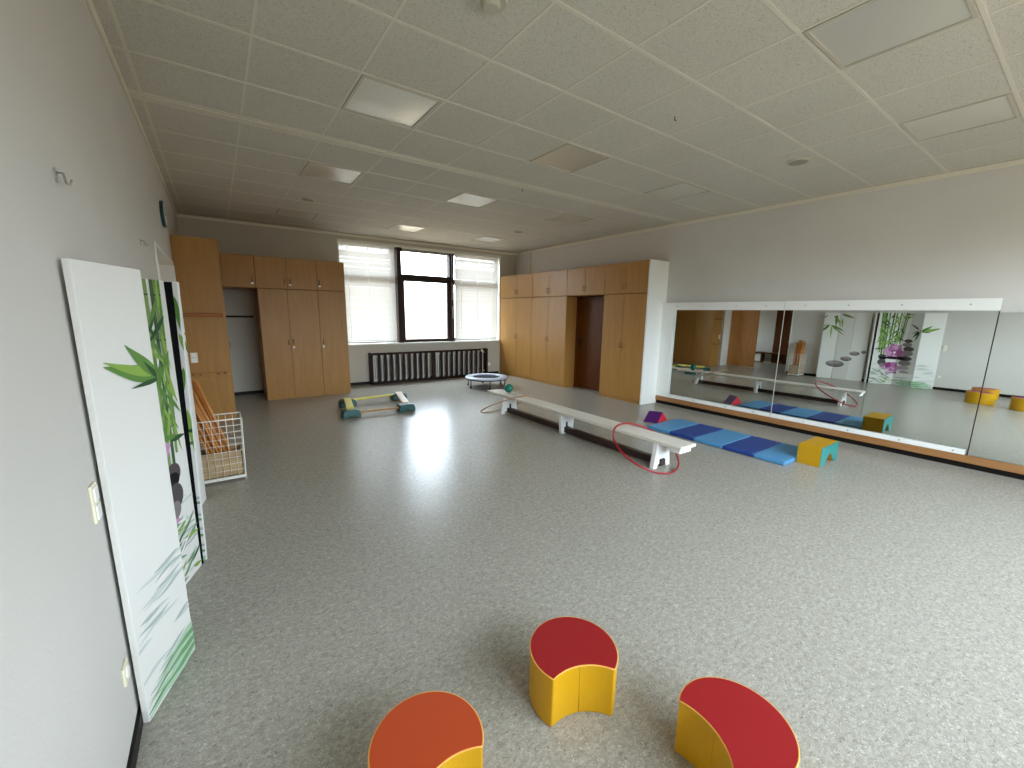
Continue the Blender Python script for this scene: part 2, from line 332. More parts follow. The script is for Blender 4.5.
sf = MB(); frame_rect(sf, 3.475, 4.665, WZ0+0.005, 2.36, 0.06, YF-0.01, YF+0.05); sf.box(3.475, 4.665, YF-0.012, YF+0.05, 2.32, 2.43); sf.box(3.475, 4.665, YF-0.005, YF+0.05, WZ1-0.10, WZ1-0.03)
part('sash', sf, 'framebrown', w2, 0.006)
hb = MB().box(4.722, 4.738, YF-0.03, YF-0.012, 1.9, 2.3).box(4.72, 4.742, YF-0.06, YF-0.01, 2.06, 2.10).box(4.722, 4.738, YF-0.05, YF-0.02, 1.45, 1.75)
part('window_handle', hb, 'chrome', w2, 0.003)
# reveal lining + sill
struct('trim_5', MB().box(WX1-0.02, WX1+0.012, YW-0.012, RY, WZ0, WZ1).box(WX0-0.012, WX0+0.02, YW-0.012, RY, WZ0, WZ1).box(WX0-0.012, WX1+0.012, YW-0.02, RY, WZ1-0.02, WZ1+0.02), 'reveal', 0.003)
struct('trim_6', MB().box(WX0-0.03, 6.1, YW-0.07, RY, WZ0-0.035, WZ0), 'reveal', 0.006)
# near window behind the camera
o = bpy.data.objects.new('window_4', None); COL.objects.link(o); o.location = (3.3, YN-0.15, BZ0); tag(o, kind='structure')
fr = MB(); k_ = 4
for i in range(k_):
    a = BX0+(BX1-BX0)*i/k_; frame_rect(fr, a, a+(BX1-BX0)/k_, BZ0, BZ1, 0.06, YN-0.2, YN-0.13)
part('window_frame', fr, 'framebrown', o, 0.004)
part('window_pane', MB().box(BX0, BX1, YN-0.168, YN-0.162, BZ0, BZ1), 'glass', o)
# venetian blinds
def blind(x0, x1, ztop, zbot, y, lab, tilt=1.12, cords=(0.14, 0.5, 0.86)):
    t_ = thing('venetian_blind', ((x0+x1)/2, y, ztop), lab, 'blind', 'venetian blinds at the far window')
    part('headrail', MB().box(x0, x1, y-0.02, y+0.02, ztop-0.03, ztop), 'white', t_, 0.003)
    sl = MB(); w_ = 0.026; n = int((ztop-0.04-zbot)/0.022); rnd = random.Random(int(x0*100))
    for i in range(n):
        z = ztop-0.045-i*0.022; a = tilt+rnd.uniform(-0.10, 0.10); dy, dz = w_/2*math.cos(a), w_/2*math.sin(a)
        sl.add([(x0, y-dy, z-dz), (x1, y-dy, z-dz), (x1, y, z+0.002), (x0, y, z+0.002), (x1, y+dy, z+dz), (x0, y+dy, z+dz)], [(0, 1, 2, 3), (3, 2, 4, 5)], 0, True)
    so = part('slats', sl, 'slat', t_)
    part('bottom_rail', MB().box(x0, x1, y-0.012, y+0.012, zbot-0.012, zbot+0.012), 'white', t_, 0.003)
    for c_ in cords:
        x = x0+(x1-x0)*c_; part('ladder_cord', MB().tube([(x, y-0.016, ztop-0.02), (x, y-0.016, zbot)], 0.004, 6), 'white', t_)
blind(2.175, 3.345, WZ1-0.02, 0.94, YW+0.035, 'white venetian blind lowered over the left part of the window')
blind(4.83, 6.09, WZ1-0.02, 0.94, YW+0.035, 'white venetian blind lowered over the right part of the window beside the cupboards')
t_ = thing('venetian_blind', (4.07, YW-0.03, WZ1-0.02), 'white venetian blind pulled up in a thin stack above the open middle window', 'blind', 'venetian blinds at the far window')
part('headrail', MB().box(3.49, 4.78, YW-0.045, YW-0.015, WZ1-0.045, WZ1-0.015), 'white', t_, 0.003)
sl = MB()
for i in range(14): sl.box(3.5, 4.64, YW-0.043, YW-0.017, WZ1-0.05-i*0.0032-0.0012, WZ1-0.05-i*0.0032)
part('slats', sl, 'slat', t_)
part('bottom_rail', MB().box(3.5, 4.64, YW-0.042, YW-0.018, WZ1-0.108, WZ1-0.096), 'white', t_, 0.002)
# ------------------------------------------------------------------ radiator with slatted brown cover
rx0, rx1, rz0, rz1, ry = 2.66, 5.66, 0.02, 0.70, YW-0.16
t_ = thing('radiator', ((rx0+rx1)/2, YW-0.06, 0), 'pale grey column radiator behind the dark brown slats under the window', 'radiator')
col = MB(); mid = 4.14; pitch = 0.1395
gaps = [(rx0+0.05+pitch*i) for i in range(10)] + [(mid+0.075+pitch*i) for i in range(10)]
for gx in gaps:
    c0 = MB().box(gx+0.022, gx+0.052, YW-0.09, YW-0.03, 0.07, 0.62).box(gx+0.066, gx+0.096, YW-0.09, YW-0.03, 0.07, 0.62).box(gx+0.016, gx+0.102, YW-0.095, YW-0.02, 0.055, 0.10).box(gx+0.016, gx+0.102, YW-0.095, YW-0.02, 0.59, 0.635).box(gx+0.03, gx+0.09, YW-0.04, YW-0.03, 0.08, 0.6)
    part('radiator_column', c0, 'galv', t_, 0.006)
part('pipe', MB().tube([(rx0+0.03, YW-0.06, 0.12), (rx1-0.03, YW-0.06, 0.12)], 0.014).tube([(rx0+0.03, YW-0.06, 0.60), (rx1-0.03, YW-0.06, 0.60)], 0.014), 'galv', t_)
part('valve', MB().ring((5.47, ry+0.06, 0.652), 0.026, -0.10, 'y', 16).ring((5.47, ry+0.0, 0.652), 0.03, -0.045, 'y', 16), 'pale', t_, 0.004)
t_ = thing('radiator_cover', ((rx0+rx1)/2, ry, 0), 'dark brown slatted wooden radiator cover beneath the window', 'radiator cover')
part('cover_frame', MB().box(rx0, rx1, ry-0.012, ry+0.022, rz1-0.045, rz1).box(rx0, rx0+0.05, ry-0.01, ry+0.02, rz0, rz1-0.045).box(rx1-0.045, rx1, ry-0.01, ry+0.02, rz0, rz1-0.045).box(mid-0.045, mid+0.045, ry-0.015, ry+0.02, rz0, rz1-0.045).box(rx0, rx1, ry-0.01, ry+0.02, rz0, rz0+0.035)
     .box(rx1-0.04, rx1, ry+0.02, YW, rz0, rz1).box(rx0, rx0+0.04, ry+0.02, YW, rz0, rz1), 'darkbrown', t_, 0.003)
for gx in gaps[1:10]+gaps[11:]:
    part('cover_slat', MB().box(gx-0.026, gx+0.026, ry-0.008, ry+0.016, rz0+0.035, rz1-0.045), 'darkbrown', t_, 0.003)
part('foot_board', MB().box(rx0, rx1, ry+0.02, YW, 0.0, 0.05), 'black', t_)
def socket(name, c, ax, lab, two=False):
    x, y, z = c; t_ = thing(name, c, lab, 'socket' if 'socket' in name else 'switch')
    if ax == 'x':
        part('cover_plate', MB().box(x, x+0.010, y-0.035, y+0.035, z-(0.065 if two else 0.035), z+(0.065 if two else 0.035)), 'pale', t_, 0.004)
        for dz in ((-0.031, 0.031) if two else (0,)): part('insert', MB().ring((x+0.009, y, z+dz), 0.022, 0.005, 'x', 20) if 'socket' in name else MB().box(x+0.009, x+0.014, y-0.022, y+0.022, z+dz-0.024, z+dz+0.024), 'white', t_, 0.002)
    else:
        part('cover_plate', MB().box(x-0.04, x+0.04, y-0.012, y, z-(0.07 if two else 0.04), z+(0.07 if two else 0.04)), 'pale', t_, 0.004)
        for dz in ((-0.035, 0.035) if two else (0,)): part('insert', MB().ring((x, y-0.018, z+dz), 0.026, 0.008, 'y', 20) if 'socket' in name else MB().box(x-0.025, x+0.025, y-0.018, y-0.01, z+dz-0.025, z+dz+0.025), 'white', t_, 0.002)
socket('wall_socket', (5.80, YW, 0.268), 'y', 'pale round wall socket right of the radiator')
socket('wall_socket', (XL, 1.835, 0.30), 'x', 'cream wall socket low on the left wall behind the plain white screen panel')
socket('light_switch', (XL, 1.84, 0.955), 'x', 'cream double light switch on the left wall beside the plain white screen panel', True)
# ------------------------------------------------------------------ cupboards
def vhandle(x, y, z, ax, parent, l=0.09):
    # bow handle, ax = outward normal
    d = {'-x': (-1, 0), '-y': (0, -1), 'x': (1, 0)}[ax]
    pts = [(x, y, z-l/2), (x+d[0]*0.022, y+d[1]*0.022, z-l/2+0.008), (x+d[0]*0.026, y+d[1]*0.026, z), (x+d[0]*0.022, y+d[1]*0.022, z+l/2-0.008), (x, y, z+l/2)]
    return part('handle', MB().tube(pts, 0.0065, 8), 'handle', parent)
FX = 6.13       # front plane of right cupboards
def cup_right(name, y0, y1, z0, z1, lab, hz, plinth=True, cat='cupboard', group=None):
    t_ = thing(name, (FX+0.25, (y0+y1)/2, z0), lab, cat, group)
    part('body', MB().box(FX+0.018, XR-0.004, y0+0.002, y1-0.002, z0, z1), 'beech', t_, 0.002)
    ym = (y0+y1)/2; zb = z0+(0.06 if plinth else 0.006)
    for a, b_, hy in ((y0+0.004, ym-0.002, ym-0.035), (ym+0.002, y1-0.004, ym+0.035)):
        d = part('door', MB().box(FX, FX+0.017, a, b_, zb, z1-0.006), 'beech', t_, 0.0025)
        vhandle(FX, hy, hz, '-x', d)
ZS = 1.975
cup_right('tall_cupboard', 4.632, 5.62, 0, ZS, 'tall beech double-door cupboard between the white end panel and the door', 1.04)
cup_right('tall_cupboard', 6.67, 7.87, 0, ZS, 'tall beech double-door cupboard left of the recessed door', 1.04)
cup_right('tall_cupboard', 7.87, 9.09, 0, ZS, 'tall beech double-door cupboard in the corner beside the window', 1.04)
cup_right('top_cupboard', 4.632, 5.62, ZS+0.004, 2.53, 'beech top cupboard next to the white end panel, on the rightmost tall cupboard', 2.11, False)
cup_right('top_cupboard', 5.62, 6.67, ZS+0.004, 2.53, 'beech top cupboard bridging over the recessed door', 2.11, False)
cup_right('top_cupboard', 6.67, 7.87, ZS+0.004, 2.53, 'beech top cupboard just left of the one over the door', 2.11, False)
cup_right('top_cupboard', 7.87, 9.09, ZS+0.004, 2.53, 'beech top cupboard nearest the window on the right side', 2.11, False)
tag(part('end_panel', MB().box(FX-0.004, XR, 4.60, 4.63, 0, 2.535), 'white', bevel=0.002), 'tall white end panel closing the right cupboards beside the mirror', 'panel')
tag(part('filler_board', MB().box(FX+0.005, XR-0.004, 9.092, YW-0.002, 0, 2.53), 'beech'), 'narrow beech filler board between corner cupboard and window wall', 'board')
# door in the recess
d = bpy.data.objects.new('door_1', None); COL.objects.link(d); d.location = (6.46, 6.15, 0); tag(d, kind='structure')
part('door_leaf', MB().box(6.46, 6.50, 5.64, 6.61, 0.008, 1.955), 'door', d, 0.003)
part('door_frame', MB().box(6.43, 6.52, 6.61, 6.665, 0, 1.97).box(6.43, 6.52, 5.625, 5.64, 0, 1.97), 'door', d, 0.003)
hd = MB().tube([(6.46, 6.54, 1.055), (6.41, 6.54, 1.055), (6.41, 6.42, 1.055)], 0.011, 8).box(6.452, 6.462, 6.51, 6.57, 0.93, 1.0).box(6.452, 6.462, 6.51, 6.57, 1.025, 1.085)
part('door_handle', hd, 'blackpl', d, 0.002)
# left wall of cupboards, fronts at y = FY
FY = 8.39
def cup_left(name, x0, x1, z0, z1, lab, doors, plinth=True):
    t_ = thing(name, ((x0+x1)/2, FY+0.3, z0), lab, 'cupboard')
    part('body', MB().box(x0+0.002, x1-0.002, FY+0.018, YW-0.016, z0, z1), 'beech', t_, 0.002)
    for (a, b_, hx, hz, key) in doors:
        d = part('door', MB().box(a+0.002, b_-0.002, FY, FY+0.017, z0+(0.06 if plinth else 0.006), z1-0.006), 'beech', t_, 0.0025)
        vhandle(hx, FY, hz, '-y', d)
        if key: part('lock', MB().ring((hx, FY, hz-key), 0.016, -0.01, 'y', 16), 'chrome', d); part('lock', MB().box(hx-0.006, hx+0.006, FY-0.014, FY-0.009, hz-key-0.02, hz-key+0.005), 'black', d)
ZL = 1.955
cup_left('tall_cupboard', 0.612, 1.56, 0, ZL, 'tall beech double-door cupboard right of the open niche by the far wall', [(0.612, 1.058, 1.02, 1.03, 0), (1.058, 1.56, 1.10, 1.03, 0.10)])
cup_left('tall_cupboard', 1.56, 2.045, 0, ZL, 'narrow tall beech cupboard with a single door left of the window', [(1.56, 2.045, 1.60, 1.03, 0.10)])
cup_left('top_cupboard', 0.13, 0.595, ZL+0.004, 2.49, 'beech top cupboard hanging over the open niche', [(0.13, 0.595, 0.55, 2.09, 0.06)], False)
cup_left('top_cupboard', 0.597, 1.56, ZL+0.004, 2.49, 'wide beech top cupboard above the double doors on the left', [(0.597, 1.075, 1.03, 2.09, 0), (1.075, 1.56, 1.12, 2.09, 0.06)], False)
cup_left('top_cupboard', 1.56, 2.045, ZL+0.004, 2.49, 'beech top cupboard next to the window blind on the left', [(1.56, 2.045, 1.60, 2.09, 0.06)], False)
# side cupboard against the left wall
t_ = thing('tall_cupboard', (-0.15, 7.7, 0), 'tallest beech cupboard standing side-on in the left corner with coat rails on its side', 'cupboard')
part('body', MB().box(XL+0.002, 0.09, 7.05, 8.9, 0, 2.52), 'beech', t_, 0.003)
for a, b_, hy in ((7.07, 7.70, 7.66), (7.704, 8.38, 7.75)):
    dd = part('door', MB().box(0.09, 0.107, a, b_, 0.05, 2.51), 'beech', t_, 0.0025); vhandle(0.107, hy, 1.05, 'x', dd)
tag(part('coat_rail', MB().box(-0.385, 0.075, 7.025, 7.049, 1.49, 1.54), 'beech_rail', bevel=0.004), 'upper brown wooden rail across the side of the corner cupboard', 'rail')
t_ = thing('coat_rail', (-0.15, 7.04, 0.70), 'lower wooden peg rail on the side of the corner cupboard', 'rail')
part('board', MB().box(-0.385, 0.075, 7.035, 7.049, 0.68, 0.73), 'beech', t_, 0.003)
for x in (-0.33, -0.25, -0.05, 0.03): part('peg', MB().ring((x, 7.036, 0.708), 0.014, -0.03, 'y', 14), 'beech_rail', t_, 0.003)
socket('light_switch', (-0.30, 7.05, 0.94), 'y', 'white double light switch on the side of the corner cupboard', True)
tag(part('niche_rail', MB().box(0.14, 0.57, YW-0.03, YW-0.001, 1.45, 1.485), 'darkbrown', bevel=0.003), 'dark brown rail on the grey wall inside the open niche', 'rail')
# ------------------------------------------------------------------ doorway in the left wall, corridor beyond
struct('trim_7', MB().box(XL-0.45, XL+0.012, OY0-0.012, OY0+0.015, 0, OZ+0.03).box(XL-0.45, XL+0.012, OY1-0.015, OY1+0.012, 0, OZ+0.03).box(XL-0.45, XL+0.012, OY0+0.015, OY1-0.015, OZ-0.01, OZ+0.03), 'white', 0.003)
d = bpy.data.objects.new('door_2', None); COL.objects.link(d); d.location = (-0.83, 6.55, 0); tag(d, kind='structure')
part('door_leaf', MB().box(-0.84, -0.80, 6.11, 6.96, 0.012, 2.13), 'door2', d, 0.003)
part('threshold', MB().box(-0.845, -0.785, 6.11, 6.96, 0.0, 0.012), 'chrome', d)
part('door_closer', MB().box(-0.80, -0.75, 6.13, 6.20, 1.82, 1.92), 'white', d, 0.004)
CXL = -3.1
struct('floor', MB().box(CXL, XL-0.3, 3.0, 9.3, -0.12, -0.001), 'floor')
struct('ceiling', MB().box(CXL, XL-0.45, 3.0, 9.3, 2.75, 2.85), 'tile')
struct('wall_corridor', MB().box(CXL-0.1, CXL, 3.0, 9.3, 0, 2.8).box(CXL, XL-0.45, 9.2, 9.3, 0, 0.85).box(CXL, XL-0.45, 9.2, 9.3, 1.9, 2.8).box(CXL, -2.9, 9.2, 9.3, 0.85, 1.9).box(-1.1, XL-0.45, 9.2, 9.3, 0.85, 1.9).box(CXL, XL-0.45, 3.0, 3.1, 0, 2.8), 'wall')
d = bpy.data.objects.new('window_5', None); COL.objects.link(d); d.location = (-2.0, 9.25, 0.85); tag(d, kind='structure')  # unseen window, added to bring daylight into the corridor
fr = MB(); frame_rect(fr, -2.9, -2.0, 0.85, 1.9, 0.06, 9.22, 9.28); frame_rect(fr, -2.0, -1.1, 0.85, 1.9, 0.06, 9.22, 9.28)
part('window_frame', fr, 'framebrown', d, 0.004); part('window_pane', MB().box(-2.88, -1.12, 9.25, 9.256, 0.87, 1.88), 'glass', d)
d = bpy.data.objects.new('door_3', None); COL.objects.link(d); d.location = (CXL, 6.0, 0); tag(d, kind='structure')
part('door_leaf', MB().box(CXL, CXL+0.05, 5.75, 6.5, 0, 2.02), 'door', d, 0.003)
part('door_leaf', MB().box(CXL, CXL+0.05, 4.7, 5.45, 0, 2.02), 'door', d, 0.003)
t_ = thing('cloakroom_bench', (-2.85, 6.2, 0), 'long brown wooden bench in the corridor, seen in the mirror', 'bench')
part('seat', MB().box(-3.05, -2.75, 5.0, 7.6, 0.32, 0.36), 'door', t_, 0.004)
for y in (5.05, 5.9, 6.7, 7.5): part('leg', MB().box(-3.0, -2.78, y, y+0.05, 0, 0.32), 'door', t_, 0.003)
for k in range(2): tag(part('storage_bin', MB().box(-3.0, -2.8, 6.75+0.35*k, 7.0+0.35*k, 0.05, 0.27), 'white', bevel=0.01), 'pale bin under the corridor bench', 'bin', 'bins under the corridor bench')
# ------------------------------------------------------------------ mirror wall
MX = 6.565
def pane(y0, y1, z0, z1, lab, th):
    t_ = thing('wall_mirror', (MX, (y0+y1)/2, z0), lab, 'mirror', 'wall mirror panels')
    dx = (y1-y0)*math.tan(th)
    def slab(a, b_, c, d): return MB().add([(x, y, z) for z in (z0, z1) for x, y in ((a, y0+0.003), (b_, y1-0.003), (d, y1-0.003), (c, y0+0.003))], [(0, 1, 2, 3), (7, 6, 5, 4), (0, 4, 5, 1), (1, 5, 6, 2), (2, 6, 7, 3), (3, 7, 4, 0)])
    part('glass_sheet', slab(MX+dx, MX, MX+dx+0.006, MX+0.006), 'mirror', t_)
    part('backing', slab(MX+dx+0.006, MX+0.006, XR-0.001, XR-0.001), 'mirror_edge', t_)
pane(2.63, 4.36, 0.15, 1.73, 'large wall mirror sheet nearest the white end panel', 0.010)
pane(1.60, 2.63, 0.15, 1.73, 'narrower wall mirror sheet reflecting the orchid screen, in the middle of the mirror wall', 0.0125)
pane(0.645, 1.60, 0.15, 1.73, 'narrower wall mirror sheet just left of the last mirror without a top board', 0.0125)
pane(-1.25, 0.64, 0.145, 1.675, 'wall mirror sheet without white top board at the right edge', 0.008)
tag(part('side_board', MB().box(MX-0.022, XR, 4.36, 4.60, 0.206, 1.694), 'white', bevel=0.002), 'white upright board between end panel and first mirror', 'board')
for y_, z_, lab in ((2.63, 1.84, 'pale vertical joint strip between the left and middle mirrors'), (0.642, 1.70, 'thin dark vertical joint strip left of the last mirror')): tag(part('joint_strip', MB().box(MX-0.004, MX+0.004, y_-0.0035, y_+0.0035, 0.15, z_ if y_ < 1 else 1.694), 'diff' if y_ > 1 else 'framebrown'), lab, 'strip')
def rail(y0, y1, z0, z1, lab, screws):
    t_ = thing('mirror_rail', (MX, (y0+y1)/2, z0), lab, 'mirror rail')
    part('rail_board', MB().box(MX-0.022, MX-0.001, y0, y1, z0, z1), 'white', t_, 0.002)
    for y in screws: part('screw', MB().ring((MX-0.0215, y, (z0+z1)/2), 0.009, -0.004, 'x', 12), 'chrome', t_)
rail(2.635, 4.60, 1.695, 1.82, 'white top board fixing the left mirror sheet', (2.87, 3.3, 3.85, 4.3))
rail(0.64, 2.628, 1.695, 1.82, 'white top board fixing the middle mirror sheet', (0.85, 1.395, 1.9, 2.375))
rail(2.635, 4.60, 0.145, 0.205, 'white strip along the bottom of the left mirror sheet', (2.87, 3.3, 3.85, 4.3))
rail(0.66, 2.628, 0.145, 0.205, 'white strip along the bottom of the middle mirror sheet', (0.75, 1.2, 1.7, 2.2))
tag(part('ledge_board', MB().box(MX-0.025, XR, -1.3, 4.598, 0.062, 0.143), 'plinth', bevel=0.003), 'brown wooden ledge running under the mirrors', 'ledge')
struct('baseboard_shadow_gap', MB().box(MX+0.0, XR, -1.3, 4.598, 0, 0.06).box(XR-0.014, XR, YN, -1.3, 0, 0.06), 'black')  # black strip stands in for the shadow gap under the ledge; plain skirting beyond
t_ = tag(part('mirror_clip', MB().box(MX-0.012, MX+0.01, 0.40, 0.44, 1.668, 1.69), 'chrome', bevel=0.002), 'small metal clip holding the rightmost mirror at its top', 'clip')
# ------------------------------------------------------------------ gymnastics bench
bx = 3.775; bt = 0.31
t_ = thing('gymnastics_bench', (bx, 4.03, 0), 'long cream wooden gymnastics bench on white feet in the middle of the floor', 'bench')
part('seat_board', MB().box(bx-0.135, bx+0.135, 2.22, 5.85, bt-0.035, bt), 'bench', t_, 0.006)
part('end_cleat', MB().box(bx-0.10, bx+0.10, 2.25, 2.37, bt-0.085, bt-0.035), 'benchw', t_, 0.005)
def foot(y, top, bot, xc, t=0.05):
    zt = bt-0.035; s_ = 0.045
    poly = [(xc-bot, 0), (xc-bot+0.07, 0), (xc-bot+0.075, 0.035), (xc-s_, 0.045), (xc-s_, 0.095), (xc+s_, 0.095), (xc+s_, 0.045), (xc+bot-0.075, 0.035), (xc+bot-0.07, 0), (xc+bot, 0), (xc+top, zt), (xc-top, zt)]
    return MB().prism(poly, 'y', y-t/2, y+t/2)
for (y, a, b_, xc) in ((2.52, 0.10, 0.145, bx-0.02), (4.02, 0.125, 0.105, bx-0.0), (5.36, 0.115, 0.16, bx-0.03)):
    part('foot', foot(y, a, b_, xc), 'benchw', t_, 0.003)
part('balance_beam', MB().box(bx-0.06, bx+0.02, 2.48, 5.42, 0.018, 0.09), 'beam', t_, 0.006)
for y in (3.992, 5.332): part('dark_piece', MB().box(bx-0.032, bx-0.006, y-0.006, y+0.002, 0.09, 0.16), 'black', t_)  # shade of the slot in each foot, put in as a black piece
part('dark_piece', MB().box(bx-0.04, bx+0.0, 2.488, 2.495, 0.25, 0.272), 'black', t_)
# ball on the bench
tag(part('ball', MB().sphere((3.83, 5.49, bt+0.074), 0.074, 28, 16), 'gball'), 'dark green ball resting on the far end of the bench', 'ball')
def hoop(c, th, ph, r, tr_, mname, lab):
    c = Vector(c); n = Vector((math.sin(th)*math.cos(ph), math.sin(th)*math.sin(ph), math.cos(th)))
    u = n.cross(Vector((0, 0, 1))).normalized(); w_ = n.cross(u)
    return tag(part('gymnastics_hoop', MB().tube([c+r*(u*math.cos(2*PI*i/72)+w_*math.sin(2*PI*i/72)) for i in range(72)], tr_, 10, True), mname), lab, 'hoop')
hoop((3.67, 2.652, 0.194), 0.504, -1.544, 0.378, 0.0105, 'hoopred', 'red plastic hoop leaning over the near end of the bench')
hoop((3.565, 5.19, 0.196), 0.475, 1.70, 0.40, 0.009, 'hoopwood', 'thin pale wooden hoop leaning over the far end of the bench')
# ------------------------------------------------------------------ folding mat
t_ = thing('gymnastics_mat', (5.28, 2.63, 0), 'long folding floor mat in alternating light and dark blue segments', 'mat')
ys = [3.54, 3.185, 2.835, 2.455, 2.095, 1.762]
for i in range(5):
    part('mat_segment', MB().box(4.905, 5.665, ys[i+1]+0.002, ys[i]-0.002, 0.002, 0.05), 'blueL' if i % 2 == 0 else 'blueD', t_, 0.012, 3)
# purple wedge
t_ = thing('foam_wedge', (5.38, 3.76, 0), 'purple foam prism with red triangular ends beside the far end of the blue mat', 'foam wedge')
a, b_, c, d = Vector((5.18, 3.82, 0)), Vector((5.272, 3.641, 0)), Vector((5.589, 3.689, 0)), Vector((5.497, 3.868, 0))
e = (b_+c)/2+Vector((0, 0, 0.148)); g_ = (a+d)/2+Vector((0, 0, 0.148))
part('cover', MB().add([a, b_, c, d, e, g_], [(0, 1, 4, 5), (3, 5, 4, 2), (0, 3, 2, 1)]), 'purple', t_)
nrm = (b_-a).normalized()*0.0015
part('end_face', MB().add([b_, c, e, b_+nrm, c+nrm, e+nrm], [(0, 2, 1), (3, 4, 5), (0, 1, 4, 3), (1, 2, 5, 4), (2, 0, 3, 5)]), 'redv', t_)
part('end_face', MB().add([a, d, g_, a-nrm, d-nrm, g_-nrm], [(0, 1, 2), (3, 5, 4), (0, 3, 4, 1), (1, 4, 5, 2), (2, 5, 3, 0)]), 'redv', t_)
# yellow/teal bridge block
t_ = thing('foam_bridge', (5.45, 1.655, 0), 'yellow foam bridge block with teal arched sides at the near end of the blue mat', 'foam block')
x0, x1, y0, y1, h = 5.178, 5.67, 1.53, 1.760, 0.22
ins = [(x0+0.125, 0), (x0+0.225, 0.115), (x0+0.285, 0.115), (x1-0.10, 0)]
poly = [(x0, 0)] + ins + [(x1, 0), (x1, h), (x0, h)]
part('core', MB().prism(poly, 'y', y0+0.004, y1-0.004), 'yellow', t_, 0.004)
part('side_face', MB().prism(poly, 'y', y0, y0+0.004), 'teal', t_)
part('side_face', MB().prism(poly, 'y', y1-0.004, y1), 'teal', t_)
# ------------------------------------------------------------------ crescent stools
def stool(c, ang, topm, lab, R=0.18, hgt=0.228):
    cx, cy_ = c; t_ = thing('crescent_stool', (cx, cy_, 0), lab, 'stool', 'crescent foam stools')
    half = math.radians(44); pts = []
    n = 44
    for i in range(n+1):
        a = ang+half+(2*PI-2*half)*i/n; pts.append((cx+R*math.cos(a), cy_+R*math.sin(a)))
    # concave notch arc
    dm = 0.088; ch = R*math.cos(half); hc = R*math.sin(half); sg = ch-dm; rn = (hc*hc+sg*sg)/(2*sg); q = dm+rn   # notch circle centre distance
    a0 = math.atan2(hc, q-ch)
    k = 16
    for i in range(1, k):
        b_ = -a0+2*a0*i/k      # from tip (-half) to tip (+half)
        # point at centre q along ang, pointing back
        lx_, ly_ = q-rn*math.cos(b_), rn*math.sin(b_)
        pts.append((cx+lx_*math.cos(ang)-ly_*math.sin(ang), cy_+lx_*math.sin(ang)+ly_*math.cos(ang)))
    part('side_cover', MB().prism(pts, 'z', 0.001, hgt-0.004, smooth=False), 'yellow', t_, 0.006)
    part('seat_cover', MB().prism([(cx+(x-cx)*0.985, cy_+(y-cy_)*0.985) for x, y in pts], 'z', hgt-0.004, hgt), topm, t_)
    part('piping', MB().tube([(x, y, hgt-0.004) for x, y in pts], 0.0032, 6, True), 'piping', t_)
    mx_, my_ = cx+(dm-0.0)*math.cos(ang), cy_+dm*math.sin(ang)
    part('seam', MB().tube([(mx_, my_, 0.01), (mx_, my_, hgt-0.006)], 0.0022, 6), 'yellow', t_)
stool((1.088, 1.062), math.radians(246), 'red', 'small yellow crescent stool with a red seat, the middle one of the three')
stool((0.430, 1.050), math.radians(277), 'orange', 'small yellow crescent stool with an orange seat, cut by the bottom edge')
stool((1.325, 0.513), math.radians(162), 'red', 'small yellow crescent stool with a red seat, nearest to the mirror side')
# ------------------------------------------------------------------ balance beam square
t_ = thing('balance_beam_set', (2.1, 6.85, 0), 'low square of balance beams on four dark green feet near the left cupboards', 'balance beam')
BK = dict(FL=(1.54, 6.42), BL=(1.69, 7.22), FR=(2.40, 6.38), BR=(2.62, 7.32))
for (x, y) in BK.values():
    poly = [(-0.13, 0), (-0.065, 0), (-0.05, 0.02), (0.05, 0.02), (0.065, 0), (0.13, 0), (0.135, 0.05), (0.115, 0.105), (0.075, 0.125), (-0.075, 0.125), (-0.115, 0.105), (-0.135, 0.05)]
    part('foot_block', MB().prism([(x+a, b_) for a, b_ in poly], 'y', y-0.09, y+0.09), 'greenfoot', t_, 0.01, 3)
def beam(a, b_, w_, z0, z1, mname, ext=0.0):
    A, B2 = Vector((*BK[a], 0)), Vector((*BK[b_], 0)); d = (B2-A).normalized(); A -= d*ext; B2 += d*ext; n = Vector((-d.y, d.x, 0))*w_/2
    vs = [A-n, A+n, B2+n, B2-n]; mb = MB().add([p+Vector((0, 0, z)) for z in (z0, z1) for p in vs], [(0, 1, 2, 3), (7, 6, 5, 4), (0, 4, 5, 1), (1, 5, 6, 2), (2, 6, 7, 3), (3, 7, 4, 0)])
    part('beam', mb, mname, t_, 0.006)
beam('FL', 'BL', 0.11, 0.118, 0.148, 'ybeam', -0.02); beam('FR', 'BR', 0.11, 0.118, 0.148, 'pbeam', -0.02)
beam('BL', 'BR', 0.05, 0.085, 0.115, 'ybeam', -0.06); beam('FL', 'FR', 0.045, 0.05, 0.08, 'bbeam', -0.06)
# ------------------------------------------------------------------ mini trampoline
tc = Vector((4.745, 7.665, 0)); R = 0.47
t_ = thing('mini_trampoline', tc, 'round grey mini trampoline with a dark jumping mat in front of the radiator', 'trampoline')
def annulus(r0, r1, z0, z1, n=48):
    mb = MB(); vs = []
    prof = [(r0, z0+0.004), (r0+0.01, z1), ((r0+r1)/2, z1+0.006), (r1-0.012, z1), (r1, z0), (r1-0.02, z0-0.012)]
    for i in range(n):
        a = 2*PI*i/n; vs += [tc+Vector((p*math.cos(a), p*math.sin(a), z)) for p, z in prof]
    k = len(prof); fs = [(i*k+j, ((i+1) % n)*k+j, ((i+1) % n)*k+j+1, i*k+j+1) for i in range(n) for j in range(k-1)] + [(i*k+k-1, ((i+1) % n)*k+k-1, ((i+1) % n)*k, i*k) for i in range(n)]
    return mb.add(vs, fs, 0, True)
part('spring_pad', annulus(0.30, R, 0.205, 0.228), 'pad', t_)
part('jump_mat', MB().ring(tc+Vector((0, 0, 0.206)), 0.31, 0.006, n=40), 'jump', t_)
